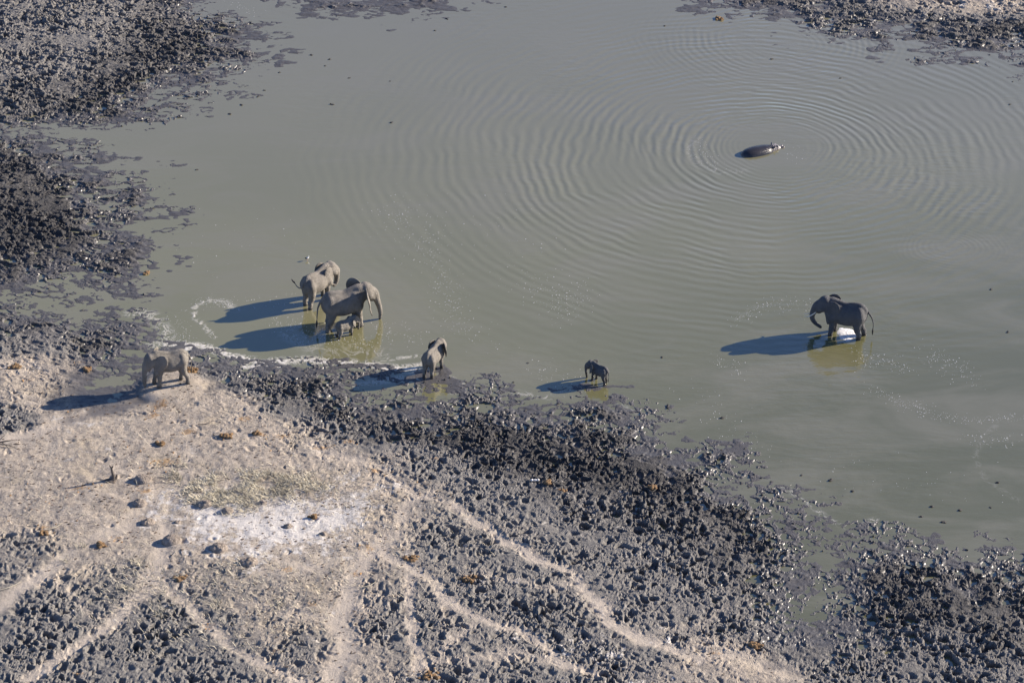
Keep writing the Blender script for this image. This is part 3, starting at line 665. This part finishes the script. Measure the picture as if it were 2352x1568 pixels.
for s in (-1,1):
    V, Fc = blob_arrays((.05,.085,.11), (1.02,s*.27,.29), 2, .05); me = bpy.data.meshes.new('hippo_ear'); me.from_pydata(V.tolist(), [], Fc.tolist()); me.shade_smooth(); put('ear', me, M_hippo, hroot)
    V, Fc = blob_arrays((.035,.035,.035), (1.29,s*.25,.25), 1, 0); me = bpy.data.meshes.new('hippo_eye'); me.from_pydata(V.tolist(), [], Fc.tolist()); put('eye', me, M_eye, hroot)

# ------------------------------------------------------------------ bird
bp = at(706, 598); broot = bpy.data.objects.new('wading_bird', None); COL.objects.link(broot); broot.location = (bp[0], bp[1], 0); broot.rotation_euler = (0,0,R(25))
broot['label'] = 'small black and white wading bird in the shallows behind the elephants'; broot['category'] = 'bird'
def tri_obj(name, V, Fc, mat, parent=None, smooth=True, **k):
    me = bpy.data.meshes.new(name); me.from_pydata(np.asarray(V).tolist(), [], [tuple(int(i) for i in f) for f in Fc])
    if smooth: me.shade_smooth()
    return put(name, me, mat, parent, **k)
b = Body((-.2,-.1,.0), (.25,.1,.36), .008)
b.chain([(-.09,0,.16,.02),(0,0,.165,.05),(.05,0,.18,.042),(.085,0,.225,.022),(.10,0,.26,.027)], .03); put('body', b.mesh('bird_body'), M_white, broot)
for s in (-1,1):
    V, Fc = blob_arrays((.11,.012,.035), (-.05,s*.046,.175), 2, 0); tri_obj('wing', V, Fc, M_black, broot)
    tube('leg', [(0,s*.02,.13,.006),(-.01,s*.02,.06,.005),(0,s*.02,-.08,.005)], M_pink, broot, 5, 2)
tube('bill', [(.12,0,.26,.006),(.17,0,.255,.004),(.2,0,.25,.002)], M_black, broot, 5, 2)

# ------------------------------------------------------------------ froth patch under the right elephant
fp = at(1945, 767)
fo_ = np.array([.32,.0]); nr_, na_ = 9, 40; V = [(0,0,.06)]; Fc = []
for r_ in range(1, nr_+1):
    for k in range(na_):
        a = 2*math.pi*k/na_; e = 1+.10*math.sin(3*a+1)+.06*math.sin(7*a); t = r_/nr_
        V.append((.58*e*t*math.cos(a), .72*e*t*math.sin(a), .06*(1-t**3)+.022*(perlin(np.array(t*6*math.cos(a)+3.3), np.array(t*6*math.sin(a)))) - .004))
for k in range(na_): Fc.append((0, 1+k, 1+(k+1) % na_))
for r_ in range(nr_-1):
    for k in range(na_): Fc.append((1+r_*na_+k, 1+(r_+1)*na_+k, 1+(r_+1)*na_+(k+1) % na_, 1+r_*na_+(k+1) % na_))
o = tri_obj('foam_patch', V, Fc, M_froth, None, True, label='bright white oval froth patch on the water under the far right elephant', category='foam')
o.location = (fp[0], fp[1], 0)

# ------------------------------------------------------------------ floating bubbles (uncountable)
BUB = [((900,470),(1000,600),60,220),((1000,600),(1060,745),45,240),((1060,745),(1110,790),60,60),((1330,660),(1290,720),55,150),((1200,640),(1300,690),70,120),
 ((1690,740),(1760,700),26,90),((1760,700),(1860,700),35,120),((1965,800),(1985,845),22,60),((2000,820),(2090,850),30,110),((2130,800),(2230,870),45,170),
 ((1990,890),(2080,930),28,90),((2080,930),(2200,965),28,140),((2200,965),(2345,960),18,110),((2210,1010),(2340,1010),30,90),((640,740),(760,775),45,260),
 ((700,760),(860,800),30,300),((860,740),(900,780),30,80),((930,760),(980,800),40,70),((1640,830),(1700,850),30,70),((520,700),(700,680),30,60),((450,690),(530,700),18,120),
 ((1230,840),(1330,900),60,90),((530,5),(590,30),22,50),((1640,1000),(1780,1040),60,80),((1600,330),(1650,390),30,90),((1800,330),(1830,360),30,30),((900,500),(1200,560),140,120),
 ((400,600),(700,560),150,60),((1600,900),(1700,980),60,60),((1900,1080),(2300,1150),90,60),((400,720),(430,780),30,80)]
octa = np.array([(1,0,0),(.5,.87,0),(-.5,.87,0),(-1,0,0),(-.5,-.87,0),(.5,-.87,0),(0,0,.7)]); octf = np.array([(i,(i+1) % 6,6) for i in range(6)])
parts = []
for a, c, spd, n in BUB:
    n = int(n*.75)
    t = rng.random(n)[:,None]; q = np.array(a)*(1-t)+np.array(c)*t + rng.normal(0, spd*.5, (n,2))*np.array([1,.6])
    P = at(q[:,0], q[:,1]); ok = sample(sd, P[:,0], P[:,1]) < -.3
    for pp in P[ok]:
        r_ = rng.choice([.014,.02,.026,.036], p=[.4,.3,.2,.1])*.8
        parts.append((octa*r_*np.array([1.2,1,1]) + np.array([pp[0], pp[1], .001]), octf))
V, Fc = merge(parts)
put('foam_bubbles', quick_mesh('foam_bubbles', V, Fc, True), M_bubble, kind='stuff', label='tiny white bubbles drifting on the muddy water')

# ------------------------------------------------------------------ mud clods standing in the open water
CLODS = [(500,48),(593,222),(433,245),(555,242),(607,208),(527,262),(453,390),(715,127),(757,137),(642,167),(762,240),(747,152),(899,282),(896,187),(801,180),(999,71),(1026,44),(1162,17),(1527,60),(1930,180),(1773,136),(2320,240),(2326,188),(1521,820),(1212,834),(1179,878),(1534,935),(1541,966),(1711,1031),(2276,665),(2315,763),(1658,960),(1841,1091),(1908,1103),(1958,1127),(1771,1106),(2290,1108),(2275,1165),(2168,1199),(2140,1163),(2205,1171),(2116,1186)]
CL_LAB = """clod in the upper channel nearest the top left bank;clod off the tip of the top left bank;flat clod just under the tapering end of the top left bank;clod between the top left bank and open water;rounded clod furthest out from the top left bank;clod on its own below the top left bank;clod well out from the left bank, alone in calm water;left one of three clods beyond the top left bank;clod right of a trio beyond the top left bank;clod closest to the bank of a loose string at upper left;rightmost clod of the loose string at upper left;clod low in the loose string at upper left;lone clod in the quiet water left of the ripples;clod in the upper middle left of the rings;clod in the upper middle, nearest to the loose string;clod below the small top bank;clod just off the small top bank;clod touching the top edge by the small bank;clod near the little eddy at top centre;clod between hippo and the upper right bank;clod in the ripples above and right of the hippo;clod by the right edge above the hippo level;clod by the right edge close to the upper right bank;clod off to the right behind the small young elephant;upper clod of the pair left of the young elephant;lower clod of the pair left of the young elephant;flat dark clod right of the young elephant;clod just below the flat dark one beyond the young elephant;clod off the middle shore with foam beside it;clod at far right above the lone wading elephant;clod at the right edge beside the lone wading elephant;clod between the young elephant shoal and open water;clod off the lower right shore, nearest the foam line;clod in the middle of three off the lower right shore;lowest of three clods off the lower right shore;clod hugging the mud spit at lower right;clod near the right edge in the lower water;long clod near the right edge above the bottom bank;clod close to the bottom right bank, middle of its cluster;purple wet clod highest of the bottom right cluster;clod right of the bottom right cluster;wet clod leftmost of the bottom right cluster""".split(';')
def heap(name, balls, base, vox):
    R_ = max(max(abs(b_[0])+b_[3], abs(b_[1])+b_[3]) for b_ in balls) + .1
    b = Body((-R_,-R_,-.12), (R_,R_,.6), vox)
    b.f[:] = .2
    if base: b.ell((0,0,-.02), base, .03)
    for x, y, z, r_ in balls: b.ell((x,y,z), (r_*1.15,r_,r_*.85), .025)
    me = b.mesh(name); n_ = len(me.vertices); co = np.empty(n_*3, np.float32); me.vertices.foreach_get('co', co); co = co.reshape(-1,3)
    co += (rng.random((n_,1))-.5)*vox*.9; me.vertices.foreach_set('co', co.ravel()); me.update()
    me.polygons.foreach_set('use_smooth', np.zeros(len(me.polygons), bool)); return me
for (px, py), lab in zip(CLODS, CL_LAB):
    P = at(px, py); big_ = .42+.38*rng.random(); a_ = rng.uniform(0, 6.28); bl = []
    for k in range(rng.integers(2, 5)):
        s_ = .10*big_*(.5+.5*rng.random()); bl.append((math.cos(a_)*(k-1)*.11*big_, math.sin(a_)*(k-1)*.08*big_ + rng.normal(0,.03), s_*.2, s_))
    o = put('mud_clod', heap('mud_clod', bl, (.22*big_,.13*big_,.05), .035), M_clod, label='dark mud ' + lab, category='mud clod', group='mud clods in the water')
    o.location = (P[0], P[1], 0)

# loose clods over the trampled mud (uncountable)
n = 42000
xr = rng.uniform(-44, 44, n).astype(np.float32); yr = rng.uniform(-36, 54, n).astype(np.float32)
rg = sample(F_rough, xr, yr); sv = sample(F_sand, xr, yr); dv = sample(sd, xr, yr); tv = sample(F_trk, xr, yr)
ok = (dv > -.6) & (rng.random(n) < np.clip((rg-.45)*1.7, 0, 1)*(1-tv)); xr, yr, sv = xr[ok], yr[ok], sv[ok]
zr, _ = height(xr, yr)
oct6 = np.array([(1,0,0),(0,1,0),(-1,0,0),(0,-1,0),(0,0,1),(.6,.6,.55),(-.6,-.5,.6)])
octf6 = np.array([(0,5,4),(0,1,5),(1,4,5),(1,2,4),(2,6,4),(2,3,6),(3,4,6),(3,0,4)])
for nm, mat, cond in (('wet_mud_clods', M_clod, sv < .26), ('dry_mud_clods', M_greyclod, sv >= .26)):
    k = np.where(cond & (zr > .0))[0]; m = len(k)
    V = np.repeat(oct6[None], m, 0)*(1+rng.uniform(-.35,.35,(m,7,3)))
    sz = (.03+.055*rng.random(m)**2)[:,None,None]; V = V*sz*np.array([1.2,1,.9])
    an = rng.uniform(0, 6.28, m); ca, sa_ = np.cos(an)[:,None], np.sin(an)[:,None]
    V = np.stack([V[...,0]*ca-V[...,1]*sa_+xr[k][:,None], V[...,0]*sa_+V[...,1]*ca+yr[k][:,None], V[...,2]+zr[k][:,None]], -1)
    Fc = (octf6[None] + 7*np.arange(m)[:,None,None]).reshape(-1,3)
    put(nm, quick_mesh(nm, V.reshape(-1,3), Fc, False), mat, kind='stuff', label='loose clods thrown up over the trampled ' + ('wet black mud' if nm[0] == 'w' else 'dry grey mud'))

# ------------------------------------------------------------------ earth mounds on the sand
def gz(p): return float(height(np.array([p[0]], np.float32), np.array([p[1]], np.float32))[0][0])
MOUNDS = [(327,1103,.52,.42,'brown earth mound just right of the forked dead stump'),(320,1157,.42,.30,'dark earth mound below the brown one and left of the grass'),(340,1200,.42,.26,'low earth mound at the left tip of the white salt patch'),
 (394,1244,.56,.50,'tallest pointed earth mound, on the left edge of the white salt patch'),(503,1262,.5,.34,'rounded grey mound on the lower edge of the white salt patch'),(572,1295,.5,.28,'flat grey mound below the white salt patch'),
 (662,1210,.3,.22,'small mound in the middle right of the white salt patch'),(470,1160,.42,.34,'mound at the lower left fringe of the dry grass'),(522,1175,.36,.34,'mound under the lower fringe of the dry grass'),(603,1155,.24,.2,'little dark mound at the right underside of the dry grass'),(742,1227,.26,.18,'small mound right of the white salt patch'),(407,1200,.2,.16,'little mound just above the tallest pointed one')]
for px, py, w_, h_, lab in MOUNDS:
    P = at(px, py, .3); bl = []
    for k in range(14):
        a_ = rng.uniform(0, 6.283); t = rng.random()**.7*.75; bl.append((w_*t*math.cos(a_), w_*.8*t*math.sin(a_), h_*.78*(1-t*t)*rng.uniform(.55,1.), w_*rng.uniform(.13,.26)))
    o = put('earth_mound', heap('earth_mound', bl, (w_*.95,w_*.8,h_*.8), .045), M_mound, label=lab, category='mound', group='earth mounds on the sand'); o.location = (P[0], P[1], gz(P)-.03)

# ------------------------------------------------------------------ dung
DUNG = [(436,850,.55,16,'heap of rusty dung balls right behind the hind legs of the elephant on the sand'),(1653,37,.45,9,'orange dung lump in the shallows off the far right bank'),(335,620,.3,6,'orange dung lump at the tip of the left mud bank'),
 (195,843,.4,9,'dung heap on the sand left of the elephant on the bank'),(34,841,.4,10,'dung heap at the left edge of the sand strip'),(942,1287,.5,12,'dung heap with a dark shadow at the head of a worn track'),(412,1333,.4,9,'rusty dung heap beside the fork of the worn tracks'),
 (1077,1336,.4,8,'scattered orange dung on the grey mud of the bottom centre'),(985,1556,.6,14,'large rusty dung heap at the bottom edge'),(1735,1480,.4,10,'rusty dung heap on the sand of the lower right'),(1258,1110,.3,7,'yellowish dung beside the white bone fragment'),(1290,1127,.3,7,'yellowish dung lower right of the white bone fragment'),(1500,1120,.3,7,'orange dung on the black mud of the middle shore'),
 (370,1020,.35,8,'dung heap on open sand below the elephant on the bank'),(520,1005,.35,9,'dung heap on the sand above the dry grass'),(100,1230,.35,8,'dung scattered at the left of the sand'),(232,1258,.35,9,'line of dung pieces on the sand below the grass tuft'),(590,1000,.3,6,'dung beside the dark mud edge in the middle of the sand'),(720,1190,.3,5,'small rusty dung on the right of the salt patch')]
for px, py, w_, n, lab in DUNG:
    P = at(px, py, .25); z0 = max(gz(P), -.02); bl = []
    for k in range(int(n*1.7)):
        r_ = rng.uniform(.05,.10); q = np.clip(rng.normal(0, w_*.42, 2), -w_*.8, w_*.8)*np.array([1,.7]); bl.append((q[0], q[1], r_*.45 + .07*max(0, 1-np.hypot(*q)/w_), r_))
    o = put('dung_pile', heap('dung_pile', bl, (w_*.8,w_*.55,.05), .03), M_dung, label=lab, category='dung', group='dung piles along the bank'); o.location = (P[0], P[1], z0)

# ------------------------------------------------------------------ dead wood and a bone
P = at(263, 1103, .3); st = bpy.data.objects.new('dead_stump', None); COL.objects.link(st); st.location = (P[0], P[1], gz(P)-.05)
st['label'] = 'forked dead stump casting a long shadow on the pale sand'; st['category'] = 'stump'
tube('trunk', [(0,0,-.05,.17),(-.05,0,.15,.14),(-.03,0,.35,.10),(-.07,0,.62,.07),(-.09,0,.86,.055)], M_wood, st, 8, 4)
tube('branch', [(-.09,0,.82,.05),(-.16,.02,.94,.035),(-.18,.02,1.02,.02)], M_wood, st, 6, 3); tube('branch', [(-.09,0,.82,.05),(-.01,.0,.93,.035),(0,0,1.0,.018)], M_wood, st, 6, 3)
tube('branch', [(0,0,.1,.11),(.12,.03,.22,.07),(.16,.05,.40,.03)], M_wood, st, 6, 3); tube('root', [(0,0,.06,.1),(-.3,-.03,.10,.08),(-.62,-.05,.04,.05),(-.85,-.02,.01,.02)], M_wood, st, 6, 3); tube('root', [(0,-.05,.05,.1),(-.25,-.2,.08,.06),(-.5,-.28,.01,.03)], M_wood, st, 6, 3)
P = at(8, 1020, .3); db = bpy.data.objects.new('dead_branch', None); COL.objects.link(db); db.location = (P[0], P[1], gz(P)+.02)
db['label'] = 'dark dead branch lying at the left edge beside the pale path'; db['category'] = 'branch'
for q in ([(-.9,-.1,.05,.05),(-.2,.0,.16,.05),(.3,.1,.2,.035),(.65,.25,.15,.012)], [(-.5,-.05,.1,.04),(0,-.2,.16,.03),(.45,-.3,.12,.02),(.75,-.35,.03,.01)], [(-.1,0,.16,.03),(.1,-.1,.1,.02),(.35,-.4,.02,.01)], [(-.3,0,.14,.03),(-.1,.2,.32,.02),(.1,.3,.45,.008)]): tube('branch', q, M_wood, db, 6, 4)
for px, py, L, an, lab, mt in ((472,972,.42,15,'thin curved stick on the sand above the dry grass',M_wood),(125,1215,.5,35,'straight pale stick on the sand at lower left',M_straw),(20,1352,.7,30,'long thin stick by the worn track at lower left',M_straw),(845,1350,.5,25,'pale stick on the sand left of the worn tracks',M_straw)):
    P = at(px, py, .3); o = tube('stick', [(-L,0,.05,.02),(-L*.3,-.06,.06,.022),(L*.4,-.03,.06,.018),(L,.12,.05,.008)], mt, None, 6, 4); o.location = (P[0], P[1], gz(P)); o.rotation_euler = (0,0,R(an))
    o['label'] = lab; o['category'] = 'stick'
P = at(1229, 1104, .3); V, Fc = merge([blob_arrays((.17,.06,.05), (0,0,.05), 2, .05), blob_arrays((.08,.08,.06), (-.17,0,.05), 2, .05), blob_arrays((.07,.07,.06), (.17,.02,.05), 2, .05)])
o = tri_obj('bone_fragment', V, Fc, M_bone, None, True, label='small white bone fragment lying on the dark mud', category='bone'); o.location = (P[0], P[1], gz(P)+.03)

# ------------------------------------------------------------------ dry grass
def blades(xy, L, W, droop=.5):
    m = len(xy); z = height(xy[:,0].astype(np.float32), xy[:,1].astype(np.float32))[0]
    an = rng.uniform(0, 2*np.pi, m); ln = L*(.5+.8*rng.random(m)); ti = rng.uniform(.5, 1.35, m)
    ux, uy_ = np.cos(an), np.sin(an); wv = W*(.7+.6*rng.random(m))
    px_, py_ = -uy_*wv, ux*wv
    def pt(f, k, side):
        hz = np.sin(ti*f+.2)*0; out_ = ln*np.sin(ti)*f; up = ln*np.cos(ti)*(f - droop*f*f*.5) + .02
        return np.stack([xy[:,0]+ux*out_+side*px_*k, xy[:,1]+uy_*out_+side*py_*k, z+up-.03*(f==0)], 1)
    V = np.stack([pt(0,1,-1), pt(0,1,1), pt(.5,.8,1), pt(.5,.8,-1), pt(1,.1,1), pt(1,.1,-1)], 1).reshape(-1,3)
    o = 6*np.arange(m)[:,None]
    Fc = np.concatenate([o+np.array([[0,1,2,3]]), o+np.array([[3,2,4,5]])])
    return V, Fc
def scatter(cx_, cy_, rx, ry, n):
    a = rng.uniform(0, 6.283, n); r_ = np.sqrt(rng.random(n)); return at(cx_+rx*r_*np.cos(a), cy_+ry*r_*np.sin(a), .3)
GR = [(560,1120,135,38,2600),(500,1140,80,30,1300),(640,1110,110,30,1500),(700,1125,60,22,600),(540,1165,60,16,500),(400,1080,45,18,420),(420,1100,40,14,300),(470,1150,45,18,350)]
P = np.concatenate([scatter(*q) for q in GR]); P = P + rng.normal(0, .35, P.shape); P = P[fbm(P[:,0].astype(np.float32), P[:,1].astype(np.float32), 1.2, 2) > -.26 + .25*rng.random(len(P))]
P = P[rng.random(len(P)) < .8]; V, Fc = blades(P, .36, .017, .8); put('dry_grass', quick_mesh('dry_grass', V, Fc, False), M_straw, kind='stuff', label='patch of trampled straw coloured grass above the white salt')
LT = [(560,1400,220,110,900),(300,1340,90,60,260),(820,1250,120,120,260),(200,1150,250,120,260),(640,1330,180,60,300),(330,1400,160,120,320),(1000,1300,150,150,160),(500,1000,250,70,200),(760,1130,120,60,260)]
P = np.concatenate([scatter(*q) for q in LT]); P = P[(P[:,1] > -44)]
V, Fc = blades(P, .30, .013, .2); put('straw_litter', quick_mesh('straw_litter', V, Fc, False), M_straw, kind='stuff', label='loose straws scattered over the trampled sand')
for px, py, n, lab in ((188,1258,35,'lone grass tuft on the open sand at lower left'),(150,1292,20,'thin grass tuft by the upper worn track'),(320,1298,30,'grass tuft left of the vertical worn track'),(290,1355,40,'grass tuft above the wide worn track'),(365,1410,44,'grass tuft in the fork of the worn tracks'),(500,1390,40,'grass tuft right of the track fork'),(640,1395,36,'grass tuft on dark sand below the salt patch')):
    P = at(px, py, .3); q = P + rng.normal(0, .16, (n,2)); V, Fc = blades(q, .42, .014); z0 = gz(P); V = V - np.array([P[0],P[1],z0])
    o = put('grass_tuft', quick_mesh('grass_tuft', V, Fc, False), M_straw, label=lab, category='grass tuft', group='single grass tufts'); o.location = (P[0],P[1],z0)
# rusty plant litter chips
k = 26000; xr = rng.uniform(-36,36,k).astype(np.float32); yr = rng.uniform(-34,20,k).astype(np.float32)
pr = sample(F_or, xr, yr)*.9 + .012*(sample(F_sand, xr, yr) > .7); ok = (rng.random(k) < pr) & (sample(sd, xr, yr) > .5); xr, yr = xr[ok], yr[ok]; zr, _ = height(xr, yr); m = len(xr)
V = np.repeat(oct6[None], m, 0)*(1+rng.uniform(-.3,.3,(m,7,3)))*(.02+.05*rng.random(m)**2)[:,None,None]
V = V + np.stack([xr,yr,zr+.005],1)[:,None]
put('plant_litter', quick_mesh('plant_litter', V.reshape(-1,3), (octf6[None]+7*np.arange(m)[:,None,None]).reshape(-1,3), False), M_litter, kind='stuff', label='rust coloured plant litter strewn over the sand')

k = 70000; xr = rng.uniform(-36,36,k).astype(np.float32); yr = rng.uniform(-34,22,k).astype(np.float32)
pr = .6*(sample(F_sand, xr, yr) > .62)*(.25+.75*sstep(-.1, .3, fbm(xr, yr, 2.5, 3))); ok = (rng.random(k) < pr) & (sample(sd, xr, yr) > .8); xr, yr = xr[ok], yr[ok]; zr, _ = height(xr, yr); m = len(xr)
V = np.repeat(oct6[None], m, 0)*(1+rng.uniform(-.3,.3,(m,7,3)))*(.016+.055*rng.random(m)**3)[:,None,None]*np.array([1.5,1.,.8])
V = V + np.stack([xr,yr,zr+.004],1)[:,None]
put('dark_crumbs', quick_mesh('dark_crumbs', V.reshape(-1,3), (octf6[None]+7*np.arange(m)[:,None,None]).reshape(-1,3), False), simple_mat('brown_crumb', (.13,.10,.08), .95, .5, .8, 0), kind='stuff', label='dark crumbs of dry dung and twigs strewn on the sand')
